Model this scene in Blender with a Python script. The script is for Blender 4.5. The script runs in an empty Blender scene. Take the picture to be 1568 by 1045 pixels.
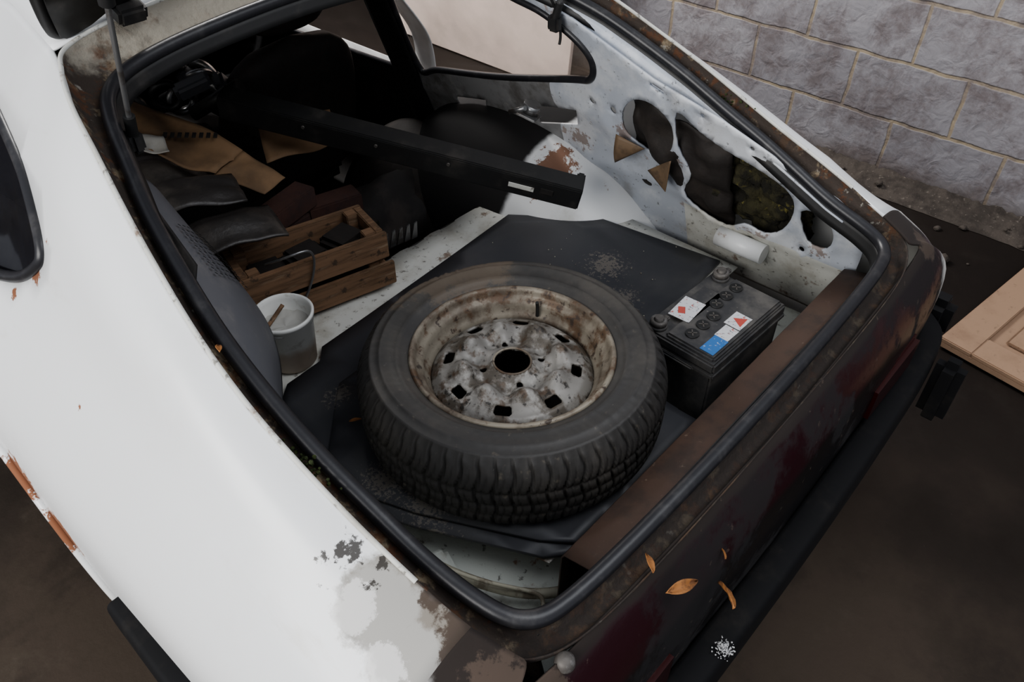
import bpy, bmesh, math, random
from mathutils import Vector, Matrix, noise
from mathutils.geometry import delaunay_2d_cdt
random.seed(7)
V=Vector
XM=1.76
D=bpy.data
col=bpy.context.scene.collection
# ---------------------------------------------------------------- materials
def M(name, base, rough=.6, metal=0, layers=(), bump=None, bump2=None, rvar=0, spec=.5):
    m=D.materials.new(name); m.use_nodes=True; nt=m.node_tree; N=nt.nodes; L=nt.links
    b=N['Principled BSDF']; b.inputs['Roughness'].default_value=rough; b.inputs['Metallic'].default_value=metal
    b.inputs['Specular IOR Level'].default_value=spec
    tc=N.new('ShaderNodeTexCoord'); P=tc.outputs['Object']
    cur=None
    def mathn(op,a,bv,cl=False):
        n=N.new('ShaderNodeMath'); n.operation=op; n.use_clamp=cl
        for i,x in enumerate((a,bv)):
            if isinstance(x,(int,float)): n.inputs[i].default_value=x
            else: L.new(x,n.inputs[i])
        return n.outputs[0]
    def noi(scale,detail=6,rgh=.6,dist=0,vec=None):
        n=N.new('ShaderNodeTexNoise'); n.inputs['Scale'].default_value=scale; n.inputs['Detail'].default_value=detail
        n.inputs['Roughness'].default_value=rgh; n.inputs['Distortion'].default_value=dist
        L.new(vec or P,n.inputs['Vector']); return n.outputs['Fac']
    def rng(v,lo,hi,a=0,c=1):
        n=N.new('ShaderNodeMapRange'); n.inputs[1].default_value=lo; n.inputs[2].default_value=hi
        n.inputs[3].default_value=a; n.inputs[4].default_value=c; n.interpolation_type='SMOOTHSTEP'; L.new(v,n.inputs[0]); return n.outputs[0]
    rgb=N.new('ShaderNodeRGB'); rgb.outputs[0].default_value=(*base,1); cur=rgb.outputs[0]
    allf=None
    for l in layers:
        c=l['c']; k=l.get('k','noise'); fac=l.get('f',1)
        if k=='noise':
            vec=None
            if 'st' in l:
                mp=N.new('ShaderNodeMapping'); mp.inputs['Scale'].default_value=l['st']; L.new(P,mp.inputs[0]); vec=mp.outputs[0]
            v=rng(noi(l.get('s',5),l.get('d',8),l.get('r',.65),l.get('w',0),vec),l['lo'],l['hi'])
        elif k=='spot':
            v=None
            nn=noi(l.get('s',30),6,.7)
            for ctr,rad in l['pts']:
                dn=N.new('ShaderNodeVectorMath'); dn.operation='DISTANCE'; L.new(P,dn.inputs[0]); dn.inputs[1].default_value=ctr
                q=mathn('DIVIDE',dn.outputs['Value'],rad)
                q=mathn('ADD',q,mathn('MULTIPLY',mathn('SUBTRACT',nn,.5),l.get('n',2.2)))
                q=rng(q,1.0,l.get('soft',.75))
                v=q if v is None else mathn('MAXIMUM',v,q)
        elif k=='z':
            sp=N.new('ShaderNodeSeparateXYZ'); L.new(P,sp.inputs[0])
            z=mathn('ADD',sp.outputs[l.get('ax',2)],mathn('MULTIPLY',mathn('SUBTRACT',noi(l.get('s',12)),.5),l.get('n',.1)))
            v=rng(z,l['lo'],l['hi'])
        v=mathn('MULTIPLY',v,fac)
        mx=N.new('ShaderNodeMix'); mx.data_type='RGBA'; L.new(v,mx.inputs[0]); L.new(cur,mx.inputs[6]); mx.inputs[7].default_value=(*c,1)
        cur=mx.outputs[2]
        if l.get('rough'): allf=v if allf is None else mathn('MAXIMUM',allf,v)
    L.new(cur,b.inputs['Base Color'])
    if allf is not None:
        L.new(rng(allf,0,1,rough,.95),b.inputs['Roughness'])
    elif rvar:
        L.new(rng(noi(9,5),.3,.7,max(.05,rough-rvar),min(1,rough+rvar)),b.inputs['Roughness'])
    prev=None
    for bb in (bump,bump2):
        if bb:
            bn=N.new('ShaderNodeBump'); bn.inputs['Strength'].default_value=bb[1]; bn.inputs['Distance'].default_value=bb[2] if len(bb)>2 else .005
            L.new(noi(bb[0],6),bn.inputs['Height'])
            if prev: L.new(prev,bn.inputs['Normal'])
            prev=bn.outputs[0]
    if prev: L.new(prev,b.inputs['Normal'])
    return m
RUST=(.23,.075,.02)
def rpt(y,z): return (1.748-.37*z,y,z)
m_white=M('white_car_paint',(.80,.81,.81),.30,0,[
  dict(c=(.62,.60,.55),s=3,lo=.5,hi=.8,f=.3),
  dict(c=(.50,.46,.38),s=4,st=(5,1,1),lo=.60,hi=.75,f=.25),
  dict(c=(.16,.14,.11),s=120,lo=.75,hi=.79,f=.6),
  dict(c=(.18,.155,.12),k='spot',pts=[((.262,.43,.84),.062),((.26,.37,.82),.062),((.29,.35,.82),.04)],n=.8,s=30,f=.9,rough=1),
  dict(c=(.40,.39,.365),k='spot',pts=[((.250,.43,.84),.056),((.235,.37,.81),.056)],n=1.0,s=34,f=.9),
  dict(c=(.66,.65,.63),k='spot',pts=[((.235,.45,.84),.028),((.22,.385,.81),.028)],n=2.8,s=30,f=.85),
  dict(c=(.045,.04,.035),k='spot',pts=[((.268,.50,.865),.022),((.246,.515,.86),.016),((.226,.50,.845),.012),((.285,.46,.86),.012),((.262,.455,.85),.012)],n=2.8,s=75,f=.95),
  dict(c=(.075,.055,.042),k='spot',pts=[((.315,.34,.83),.048),((.285,.33,.82),.032),((.30,.39,.845),.018)],n=2.0,s=38,f=.95,rough=1),
  dict(c=RUST,k='spot',pts=[((.085,1.17,.62),.05),((.085,1.07,.56),.05),((.30,.905,1.0),.008),((.23,1.18,.95),.018),((.27,1.15,1.0),.012),((.20,1.24,.9),.012),((.335,1.34,1.05),.012),((.17,.98,.85),.006),((1.62,.5,.78),.02)],n=2.4,s=70,f=.95,rough=1),
  dict(c=(.25,.21,.15),k='z',ax=2,lo=.45,hi=.25,n=.1,f=.8),
 ],bump=(3,.05,.01))
m_white_dirty=M('dirty_white_paint',(.60,.60,.56),.6,0,[
  dict(c=(.33,.30,.24),s=9,lo=.45,hi=.7,f=.6),
  dict(c=(.15,.075,.035),s=16,lo=.60,hi=.68,f=.8),
  dict(c=(.10,.085,.07),s=60,lo=.58,hi=.66,f=.7)],bump=(60,.3,.003))
m_well=M('wheel_well_white',(.76,.77,.77),.35,0,[
  dict(c=(.35,.32,.26),s=7,lo=.55,hi=.78,f=.45),
  dict(c=(.20,.075,.025),k='spot',pts=[((1.42,1.13,.65),.052),((1.37,1.13,.61),.034),((1.46,1.14,.68),.030)],n=3.2,s=55,f=.9,rough=1),
  dict(c=(.28,.15,.07),s=22,lo=.66,hi=.72,f=.6),
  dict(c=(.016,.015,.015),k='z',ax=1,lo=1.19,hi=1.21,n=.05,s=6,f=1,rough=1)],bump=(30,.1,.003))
m_inner=M('inner_panel_grey_blue',(.45,.48,.53),.42,0,[
  dict(c=(.22,.21,.20),s=9,lo=.50,hi=.72,f=.6),
  dict(c=(.68,.69,.70),s=5,lo=.46,hi=.60,f=.6),
  dict(c=(.06,.055,.05),s=70,lo=.61,hi=.67,f=.6),
  dict(c=(.18,.10,.055),k='spot',pts=[(rpt(.945,.80),.026),(rpt(.82,.775),.022),(rpt(.60,.645),.028),(rpt(.45,.675),.022),(rpt(1.10,.715),.03),(rpt(.70,.625),.022),(rpt(.53,.83),.014)],n=4.2,s=60,f=.65,rough=1),
  dict(c=(.22,.12,.06),s=22,lo=.62,hi=.70,f=.6)],bump=(40,.12,.003))
m_innerf=M('rear_side_panel_grey',(.26,.26,.26),.6,0,[dict(c=(.08,.07,.06),s=8,lo=.45,hi=.65,f=.7),dict(c=(.36,.35,.33),s=20,lo=.56,hi=.7,f=.6)],bump=(40,.2,.003))
m_gutter=M('gutter_dirt',(.055,.042,.034),.9,0,[
  dict(c=(.30,.24,.16),s=24,lo=.53,hi=.65,f=.75),
  dict(c=(.12,.05,.022),s=40,lo=.52,hi=.62,f=.7),
  dict(c=(.42,.40,.35),s=34,lo=.63,hi=.69,f=.6),
  dict(c=(.030,.024,.021),k='z',ax=1,lo=.33,hi=.28,n=.04,s=18,f=.8),
  dict(c=(.38,.35,.29),k='z',ax=1,lo=1.29,hi=1.35,n=.16,s=26,f=.85),
  dict(c=(.10,.06,.035),s=15,lo=.55,hi=.66,f=.6)],bump=(80,.8,.004))
m_rubber=M('rubber_seal',(.022,.022,.025),.36,0,[dict(c=(.13,.125,.12),s=18,lo=.5,hi=.75,f=.35)],bump=(40,.15,.003))
m_tail=M('tail_panel_maroon',(.028,.006,.010),.28,0,[
  dict(c=(.014,.012,.012),s=6,lo=.44,hi=.60,f=.85,rough=1),
  dict(c=(.008,.007,.008),k='z',lo=.70,hi=.675,n=.02,f=1),
  dict(c=(.028,.021,.018),k='z',lo=.765,hi=.780,n=.02,f=1,rough=1),
  dict(c=(.16,.12,.09),s=45,lo=.64,hi=.69,f=.4,rough=1),
  dict(c=(.62,.62,.60),k='z',ax=0,lo=.245,hi=.215,n=.05,s=30,f=1),
  dict(c=(.50,.49,.46),k='z',ax=0,lo=1.54,hi=1.57,n=.05,s=30,f=1),
  dict(c=(.085,.062,.048),k='spot',pts=[((.30,.26,.79),.065),((.25,.28,.77),.045),((1.50,.25,.79),.04)],n=2.4,s=30,f=.9,rough=1)],bump=(40,.15,.003))
m_blackp=M('black_plastic',(.018,.018,.018),.5,0,[dict(c=(.09,.08,.07),s=12,lo=.5,hi=.75,f=.4)],bump=(90,.1,.002))
m_bump=M('bumper_black',(.007,.007,.008),.75,0,[dict(c=(.03,.026,.022),s=12,lo=.5,hi=.75,f=.5)],bump=(90,.1,.002),spec=.3)
m_trim=M('grey_black_trim',(.115,.118,.13),.5,0,[dict(c=(.22,.21,.20),s=14,lo=.5,hi=.75,f=.5)],bump=(90,.1,.002))
m_dark=M('black_interior_trim',(.018,.016,.015),.75,0,[dict(c=(.07,.055,.048),s=8,lo=.48,hi=.7,f=.6)],bump=(60,.2,.003))
m_board=M('dusty_black_board',(.050,.051,.057),.45,0,[
  dict(c=(.12,.115,.11),s=4,lo=.48,hi=.8,f=.4),
  dict(c=(.42,.36,.28),s=85,lo=.69,hi=.75,f=.55),
  dict(c=(.28,.245,.20),k='spot',pts=[((.52,.66,.56),.035),((.50,.75,.56),.03),((1.12,.80,.56),.03),((1.20,.75,.56),.03),((1.28,.85,.56),.035),((.58,.98,.56),.02),((.47,.60,.56),.03)],n=8,s=140,f=.4)],bump=(25,.1,.003))
m_brownrail=M('brown_sill_paint',(.085,.052,.038),.6,0,[dict(c=(.04,.03,.026),s=12,lo=.45,hi=.65,f=.7),dict(c=(.26,.2,.15),s=50,lo=.63,hi=.7,f=.5)],bump=(40,.2,.003))
m_tyre=M('old_tyre_rubber',(.043,.041,.039),.55,0,[
  dict(c=(.10,.090,.078),s=6,lo=.42,hi=.72,f=.7),
  dict(c=(.20,.17,.13),s=55,lo=.6,hi=.75,f=.45),
  dict(c=(.30,.28,.24),s=90,lo=.67,hi=.73,f=.5),
  dict(c=(.13,.10,.072),k='spot',pts=[((.11,.25,0),.10),((.17,.19,0),.08),((.0,.28,0),.06)],n=1.8,s=25,f=.7)],bump=(60,.25,.003))
m_rim=M('dull_steel_rim',(.25,.24,.222),.48,.2,[
  dict(c=(.52,.505,.47),s=10,lo=.49,hi=.61,f=.5),
  dict(c=(.085,.07,.053),s=17,lo=.44,hi=.56,f=.85),
  dict(c=(.09,.055,.032),s=38,lo=.52,hi=.64,f=.75),
  dict(c=(.03,.027,.024),s=70,lo=.56,hi=.64,f=.85)],bump=(60,.3,.002))
m_rimlip=M('rim_flange_dirty',(.28,.25,.20),.5,.2,[dict(c=(.10,.075,.055),s=7,lo=.42,hi=.60,f=.85),dict(c=(.12,.07,.04),s=30,lo=.48,hi=.60,f=.8),dict(c=(.05,.04,.035),s=60,lo=.56,hi=.64,f=.8)],bump=(70,.3,.002))
m_batt=M('battery_black_case',(.042,.042,.044),.6,0,[dict(c=(.19,.175,.155),s=14,lo=.40,hi=.72,f=.5),dict(c=(.3,.28,.25),s=80,lo=.66,hi=.72,f=.5)],bump=(60,.05,.002))
m_lead=M('lead_terminal',(.13,.12,.11),.6,.5,[dict(c=(.28,.27,.26),s=60,lo=.5,hi=.65,f=.6)])
m_stk_w=M('label_white',(.58,.58,.59),.4,0,[dict(c=(.4,.1,.08),s=90,lo=.6,hi=.62,f=.9),dict(c=(.1,.1,.12),s=150,lo=.57,hi=.60,f=.7)])
m_stk_b=M('label_blue',(.05,.16,.40),.4,0,[dict(c=(.5,.55,.6),s=150,lo=.6,hi=.62,f=.8)])
m_stk_r=M('label_red',(.45,.09,.07),.4)
m_wood=M('old_crate_wood',(.22,.13,.075),.75,0,[
  dict(c=(.09,.055,.032),s=6,st=(1,6,14),lo=.42,hi=.65,f=.8),
  dict(c=(.34,.25,.17),s=9,st=(1,5,10),lo=.55,hi=.7,f=.6),
  dict(c=(.03,.025,.02),s=40,lo=.58,hi=.66,f=.7)],bump=(50,.25,.003))
m_pot=M('paint_pot_plastic',(.74,.74,.71),.4,0,[dict(c=(.36,.24,.15),k='z',lo=.070,hi=.045,n=.05,f=.7),dict(c=(.3,.26,.2),s=25,lo=.57,hi=.7,f=.4)])
m_card=M('brown_cardboard',(.21,.13,.07),.85,0,[dict(c=(.10,.065,.04),s=7,lo=.42,hi=.66,f=.7)],bump=(80,.1,.002))
m_carddark=M('dark_cardboard',(.08,.045,.028),.9,0,[dict(c=(.04,.025,.02),s=8,lo=.4,hi=.7,f=.6)])
m_paper=M('paper_white',(.45,.44,.41),.8,0,[dict(c=(.3,.27,.22),s=10,lo=.5,hi=.7,f=.5)])
m_cloth=M('black_vinyl',(.042,.038,.036),.42,0,[dict(c=(.15,.13,.11),s=10,lo=.46,hi=.72,f=.5)],bump=(18,.4,.01))
m_seat=M('seat_black_cloth',(.024,.020,.018),.7,0,[dict(c=(.065,.052,.044),s=10,lo=.46,hi=.72,f=.5)],bump=(18,.4,.01))
m_insul=M('yellow_insulation',(.05,.045,.022),.95,0,[dict(c=(.015,.014,.011),s=14,lo=.45,hi=.58,f=.9),dict(c=(.24,.21,.06),s=26,lo=.58,hi=.67,f=.8)],bump=(40,1,.01))
m_tape=M('brown_tape',(.17,.115,.07),.6,0,[dict(c=(.07,.05,.035),s=20,lo=.45,hi=.65,f=.7)])
m_metal=M('grey_steel',(.30,.30,.30),.35,.8,[dict(c=(.12,.09,.07),s=20,lo=.5,hi=.65,f=.6)])
m_leaf=M('dry_leaf',(.34,.15,.05),.7,0,[dict(c=(.14,.065,.03),s=60,lo=.42,hi=.58,f=.85)])
m_moss=M('green_moss',(.045,.06,.02),1,0,[dict(c=(.08,.10,.03),s=60,lo=.5,hi=.6,f=.8)],bump=(120,1,.01))
m_fluff=M('cobweb_fluff',(.6,.6,.6),1)
m_rope=M('old_hose_cream',(.36,.34,.27),.6,0,[dict(c=(.12,.09,.06),s=20,lo=.48,hi=.6,f=.7)])
m_grgrn=M('boot_floor_grey_green',(.52,.54,.50),.55,0,[dict(c=(.16,.13,.1),s=12,lo=.52,hi=.70,f=.7),dict(c=RUST,s=20,lo=.64,hi=.7,f=.7),dict(c=(.06,.05,.04),s=70,lo=.6,hi=.66,f=.7)],bump=(60,.3,.003))
m_brick=M('dirty_red_brick',(.065,.030,.023),.9,0,[dict(c=(.03,.02,.02),s=15,lo=.4,hi=.7,f=.7)],bump=(60,.5,.004))
m_doorw=M('tan_panel_wood',(.34,.225,.15),.6,0,[dict(c=(.23,.145,.095),s=7,lo=.48,hi=.7,f=.6),dict(c=(.14,.095,.065),s=40,lo=.60,hi=.68,f=.45)],bump=(30,.3,.003))
m_board2=M('pale_peach_board',(.82,.68,.60),.6,0,[dict(c=(.55,.45,.38),s=2.5,lo=.5,hi=.75,f=.4)])
m_stone=M('rubble_dark',(.085,.070,.058),.9,0,[dict(c=(.035,.028,.023),s=9,lo=.4,hi=.6,f=.8),dict(c=(.22,.19,.16),s=60,lo=.6,hi=.66,f=.6)],bump=(50,.6,.01))
def glassmat(name,dirt,dens=.35,tint=.9,refl=.09):
    m=D.materials.new(name); m.use_nodes=True; nt=m.node_tree; N=nt.nodes; L=nt.links
    for n in list(N): N.remove(n)
    out=N.new('ShaderNodeOutputMaterial'); tr=N.new('ShaderNodeBsdfTransparent'); tr.inputs[0].default_value=(tint,tint,tint,1)
    gl=N.new('ShaderNodeBsdfGlossy'); gl.inputs['Roughness'].default_value=.05; gl.inputs[0].default_value=(.9,.9,.9,1)
    df=N.new('ShaderNodeBsdfDiffuse'); df.inputs[0].default_value=(*dirt,1)
    m1=N.new('ShaderNodeMixShader'); m1.inputs[0].default_value=refl; L.new(tr.outputs[0],m1.inputs[1]); L.new(gl.outputs[0],m1.inputs[2])
    tc=N.new('ShaderNodeTexCoord'); no=N.new('ShaderNodeTexNoise'); no.inputs['Scale'].default_value=6; no.inputs['Detail'].default_value=8
    L.new(tc.outputs['Object'],no.inputs['Vector'])
    mr=N.new('ShaderNodeMapRange'); mr.inputs[1].default_value=.4; mr.inputs[2].default_value=.75; mr.inputs[3].default_value=dens*.3; mr.inputs[4].default_value=dens*1.6
    L.new(no.outputs[0],mr.inputs[0])
    m2=N.new('ShaderNodeMixShader'); L.new(mr.outputs[0],m2.inputs[0]); L.new(m1.outputs[0],m2.inputs[1]); L.new(df.outputs[0],m2.inputs[2])
    L.new(m2.outputs[0],out.inputs[0]); return m
m_glass=glassmat('dirty_window_glass',(.5,.40,.33),dens=.26)
m_glassd=glassmat('dark_window_glass',(.02,.02,.025),dens=.5,tint=.5,refl=.16)
def wallmat():
    m=D.materials.new('painted_block_wall'); m.use_nodes=True; nt=m.node_tree; N=nt.nodes; L=nt.links
    b=N['Principled BSDF']; b.inputs['Roughness'].default_value=.8
    geo=N.new('ShaderNodeNewGeometry'); POS=geo.outputs['Position']
    sp=N.new('ShaderNodeSeparateXYZ'); L.new(POS,sp.inputs[0])
    cb=N.new('ShaderNodeCombineXYZ')
    ad=N.new('ShaderNodeMath'); ad.operation='ADD'; L.new(sp.outputs[1],ad.inputs[0]); L.new(sp.outputs[0],ad.inputs[1])
    L.new(ad.outputs[0],cb.inputs[0]); 
    az=N.new('ShaderNodeMath'); az.operation='ADD'; az.inputs[1].default_value=-.017; L.new(sp.outputs[2],az.inputs[0]); L.new(az.outputs[0],cb.inputs[1])
    n0=N.new('ShaderNodeTexNoise'); n0.inputs['Scale'].default_value=9; n0.inputs['Detail'].default_value=4; L.new(POS,n0.inputs['Vector'])
    vs=N.new('ShaderNodeVectorMath'); vs.operation='SCALE'; vs.inputs['Scale'].default_value=.022; L.new(n0.outputs['Color'],vs.inputs[0])
    va=N.new('ShaderNodeVectorMath'); va.operation='ADD'; L.new(cb.outputs[0],va.inputs[0]); L.new(vs.outputs[0],va.inputs[1])
    br=N.new('ShaderNodeTexBrick'); br.inputs['Scale'].default_value=1; br.inputs['Brick Width'].default_value=.42; br.inputs['Row Height'].default_value=.225
    br.inputs['Mortar Size'].default_value=.009; br.inputs['Mortar Smooth'].default_value=.6; br.offset=.5
    br.inputs['Color1'].default_value=(.325,.315,.33,1); br.inputs['Color2'].default_value=(.26,.25,.265,1); br.inputs['Mortar'].default_value=(.34,.28,.20,1)
    L.new(va.outputs[0],br.inputs[0])
    no=N.new('ShaderNodeTexNoise'); no.inputs['Scale'].default_value=5; no.inputs['Detail'].default_value=10; no.inputs['Roughness'].default_value=.75; L.new(POS,no.inputs['Vector'])
    r=N.new('ShaderNodeMapRange'); r.inputs[1].default_value=.45; r.inputs[2].default_value=.60; r.inputs[4].default_value=.85; L.new(no.outputs[0],r.inputs[0])
    mx=N.new('ShaderNodeMix'); mx.data_type='RGBA'; L.new(r.outputs[0],mx.inputs[0]); L.new(br.outputs['Color'],mx.inputs[6]); mx.inputs[7].default_value=(.165,.14,.14,1)
    zr=N.new('ShaderNodeMapRange'); zr.inputs[1].default_value=.10; zr.inputs[2].default_value=.0; zr.inputs[4].default_value=.8; L.new(sp.outputs[2],zr.inputs[0])
    mx2=N.new('ShaderNodeMix'); mx2.data_type='RGBA'; L.new(zr.outputs[0],mx2.inputs[0]); L.new(mx.outputs[2],mx2.inputs[6]); mx2.inputs[7].default_value=(.12,.09,.07,1)
    L.new(mx2.outputs[2],b.inputs['Base Color'])
    n2=N.new('ShaderNodeTexNoise'); n2.inputs['Scale'].default_value=18; n2.inputs['Detail'].default_value=8; n2.inputs['Distortion'].default_value=.6; L.new(POS,n2.inputs['Vector'])
    b1=N.new('ShaderNodeBump'); b1.inputs['Strength'].default_value=.65; b1.inputs['Distance'].default_value=.012; L.new(n2.outputs[0],b1.inputs['Height'])
    b2=N.new('ShaderNodeBump'); b2.invert=True; b2.inputs['Strength'].default_value=.5; b2.inputs['Distance'].default_value=.006; L.new(br.outputs['Fac'],b2.inputs['Height']); L.new(b1.outputs[0],b2.inputs['Normal'])
    L.new(b2.outputs[0],b.inputs['Normal']); return m
m_wall=wallmat()
m_floor=M('dirty_shaded_concrete_floor',(.074,.057,.044),.8,0,[
  dict(c=(.046,.036,.029),s=1.3,lo=.42,hi=.6,f=.85),
  dict(c=(.11,.09,.070),s=6,lo=.55,hi=.75,f=.5),
  dict(c=(.0125,.0092,.0078),k='z',ax=0,lo=.5,hi=1.3,n=.6,s=3,f=.88),  # car's shading painted into the floor colour, darker towards the right
  dict(c=(.030,.024,.020),s=5,lo=.50,hi=.68,f=.45),
  dict(c=(.24,.20,.16),s=80,lo=.70,hi=.74,f=.6)],bump=(30,.3,.006),spec=.2)
# ---------------------------------------------------------------- helpers
def link(o,parent=None):
    col.objects.link(o)
    if parent: o.parent=parent
    return o
def meshobj(name,verts,faces,mat,parent=None,smooth=True,mats=None,mi=None):
    me=D.meshes.new(name); me.from_pydata([tuple(v) for v in verts],[],faces); me.update()
    for m in (mats or [mat]): me.materials.append(m)
    if mi: 
        for p,i in zip(me.polygons,mi): p.material_index=i
    if smooth: me.polygons.foreach_set('use_smooth',[True]*len(me.polygons))
    o=D.objects.new(name,me); return link(o,parent)
def mod(o,t,**k):
    m=o.modifiers.new(t.lower(),t)
    for a,b in k.items(): setattr(m,a,b)
    return m
def solid(o,th,off=-1): return mod(o,'SOLIDIFY',thickness=th,offset=off)
def empty(name,loc=(0,0,0)):
    e=D.objects.new(name,None); e.location=loc; col.objects.link(e); e.empty_display_size=.1; return e
def box(name,c,s,mat,parent=None,rot=(0,0,0),bev=.004,seg=2):
    bm=bmesh.new(); bmesh.ops.create_cube(bm,size=1)
    for v in bm.verts: v.co=V((v.co.x*s[0],v.co.y*s[1],v.co.z*s[2]))
    if bev: bmesh.ops.bevel(bm,geom=bm.edges[:],offset=bev,segments=seg,affect='EDGES')
    me=D.meshes.new(name); bm.to_mesh(me); bm.free(); me.materials.append(mat)
    o=D.objects.new(name,me); o.location=c; o.rotation_euler=rot; return link(o,parent)
def cyl(name,c,r,h,mat,parent=None,rot=(0,0,0),seg=24,r2=None):
    bm=bmesh.new(); bmesh.ops.create_cone(bm,cap_ends=True,segments=seg,radius1=r,radius2=r if r2 is None else r2,depth=h)
    me=D.meshes.new(name); bm.to_mesh(me); bm.free(); me.materials.append(mat)
    for p in me.polygons: p.use_smooth=abs(p.normal.z)<.9
    o=D.objects.new(name,me); o.location=c; o.rotation_euler=rot; return link(o,parent)
def tube(name,pts,r,mat,parent=None,cyclic=False,res=6,sm=True):
    cu=D.curves.new(name,'CURVE'); cu.dimensions='3D'; cu.bevel_depth=r; cu.bevel_resolution=res//2; cu.resolution_u=8
    sp=cu.splines.new('NURBS' if sm else 'POLY'); sp.points.add(len(pts)-1)
    for q,pt in zip(sp.points,pts): q.co=(*pt,1)
    sp.use_cyclic_u=cyclic
    if sm: sp.order_u=4 if len(pts)>3 else len(pts); sp.use_endpoint_u=not cyclic
    cu.use_fill_caps=True
    cu.materials.append(mat); o=D.objects.new(name,cu); return link(o,parent)
def cr(p,t):
    n=len(p); i=max(0,min(n-2,int(math.floor(t)))); u=t-i
    a=p[max(0,i-1)];b=p[i];c=p[i+1];d=p[min(n-1,i+2)]
    return tuple(.5*((2*b[k])+(-a[k]+c[k])*u+(2*a[k]-5*b[k]+4*c[k]-d[k])*u*u+(-a[k]+3*b[k]-3*c[k]+d[k])*u**3) for k in range(len(b)))
def lerp(a,b,t): return tuple(x+(y-x)*t for x,y in zip(a,b))
def ytab(tab,y):
    if y<=tab[0][0]: return tab[0][1:]
    for a,b in zip(tab,tab[1:]):
        if y<=b[0]:
            t=(y-a[0])/(b[0]-a[0]); return lerp(a[1:],b[1:],t)
    return tab[-1][1:]
def pip(x,y,poly):
    r=False; j=len(poly)-1
    for i in range(len(poly)):
        xi,yi=poly[i];xj,yj=poly[j]
        if (yi>y)!=(yj>y) and x<(xj-xi)*(y-yi)/(yj-yi)+xi: r=not r
        j=i
    return r
def smoothpoly(poly,n=4):
    N=len(poly); out=[]
    for i in range(N):
        p=[poly[(i+k-1)%N] for k in range(4)]
        for j in range(n):
            u=j/n; a,b,c,d=p
            out.append(tuple(.5*((2*b[k])+(-a[k]+c[k])*u+(2*a[k]-5*b[k]+4*c[k]-d[k])*u*u+(-a[k]+3*b[k]-3*c[k]+d[k])*u**3) for k in range(2)))
    return out
def sub(poly,res):
    out=[]
    for i in range(len(poly)):
        a=poly[i];b=poly[(i+1)%len(poly)]; L=math.hypot(a[0]-b[0],a[1]-b[1]); n=max(1,int(L/res+.5))
        for j in range(n): out.append((a[0]+(b[0]-a[0])*j/n,a[1]+(b[1]-a[1])*j/n))
    return out
def panel(name,outline,holes,fn,res,mat,parent=None,th=0,off=-1,mats=None,pick=None):
    loops=[sub(outline,res)]+[sub(h,res*.7) for h in holes]
    vs=[];es=[]
    for l in loops:
        s=len(vs); vs+=[V(p) for p in l]; es+=[(s+i,s+(i+1)%len(l)) for i in range(len(l))]
    xs=[p[0] for p in outline]; ys=[p[1] for p in outline]
    cell={}
    for v in vs: cell.setdefault((int(v[0]/res),int(v[1]/res)),[]).append((v[0],v[1]))
    x=min(xs)+res/2
    while x<max(xs):
        y=min(ys)+res/2
        while y<max(ys):
            if pip(x,y,outline) and not any(pip(x,y,h) for h in holes):
                cx,cy=int(x/res),int(y/res); ok=True
                for dx in (-1,0,1):
                    for dy in (-1,0,1):
                        for q in cell.get((cx+dx,cy+dy),()):
                            if (x-q[0])**2+(y-q[1])**2<(res*.45)**2: ok=False
                if ok: vs.append(V((x,y)))
            y+=res
        x+=res
    r=delaunay_2d_cdt(vs,es,[],0,1e-6)
    fs=[]
    for f in r[2]:
        cx=sum(r[0][i].x for i in f)/3; cy=sum(r[0][i].y for i in f)/3
        if pip(cx,cy,outline) and not any(pip(cx,cy,h) for h in holes): fs.append(list(f))
    used=sorted({i for f in fs for i in f}); mp={i:k for k,i in enumerate(used)}
    verts=[fn(r[0][i].x,r[0][i].y) for i in used]; faces=[[mp[i] for i in f] for f in fs]
    mi=None
    if pick: mi=[pick(sum(r[0][i].x for i in f)/3,sum(r[0][i].y for i in f)/3) for f in fs]
    o=meshobj(name,verts,faces,mat,parent,True,mats,mi)
    if th: solid(o,th,off)
    return o
def grid(name,fn,nu,nv,mat,parent=None,closeu=False,closev=False,th=0,off=-1,mats=None,pick=None):
    vs=[];fs=[];mi=[]
    for i in range(nu+(0 if closeu else 1)):
        for j in range(nv+(0 if closev else 1)): vs.append(fn(i/nu,j/nv))
    W=nv if closev else nv+1; H=nu if closeu else nu+1
    for i in range(nu):
        for j in range(nv):
            fs.append([i*W+j,((i+1)%H)*W+j,((i+1)%H)*W+(j+1)%W,i*W+(j+1)%W])
            if pick: mi.append(pick((i+.5)/nu,(j+.5)/nv))
    o=meshobj(name,vs,fs,mat,parent,True,mats,mi or None)
    if th: solid(o,th,off)
    return o
def lathe(name,prof,mat,parent=None,seg=64,loc=(0,0,0),fn=None,mats=None,pick=None):
    vs=[];fs=[];mi=[]
    n=len(prof)
    for i in range(seg):
        a=2*math.pi*i/seg
        for j,(r,z) in enumerate(prof):
            if fn: r,z=fn(r,z,a,j)
            vs.append((r*math.cos(a),r*math.sin(a),z))
    for i in range(seg):
        for j in range(n-1):
            fs.append([i*n+j,((i+1)%seg)*n+j,((i+1)%seg)*n+j+1,i*n+j+1])
            if pick: mi.append(pick(j))
    o=meshobj(name,vs,fs,mat,parent,True,mats,mi or None); o.location=loc; return o
def circ(cx,cy,r,n=14): return [(cx+r*math.cos(2*math.pi*i/n),cy+r*math.sin(2*math.pi*i/n)) for i in range(n)]
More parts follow.
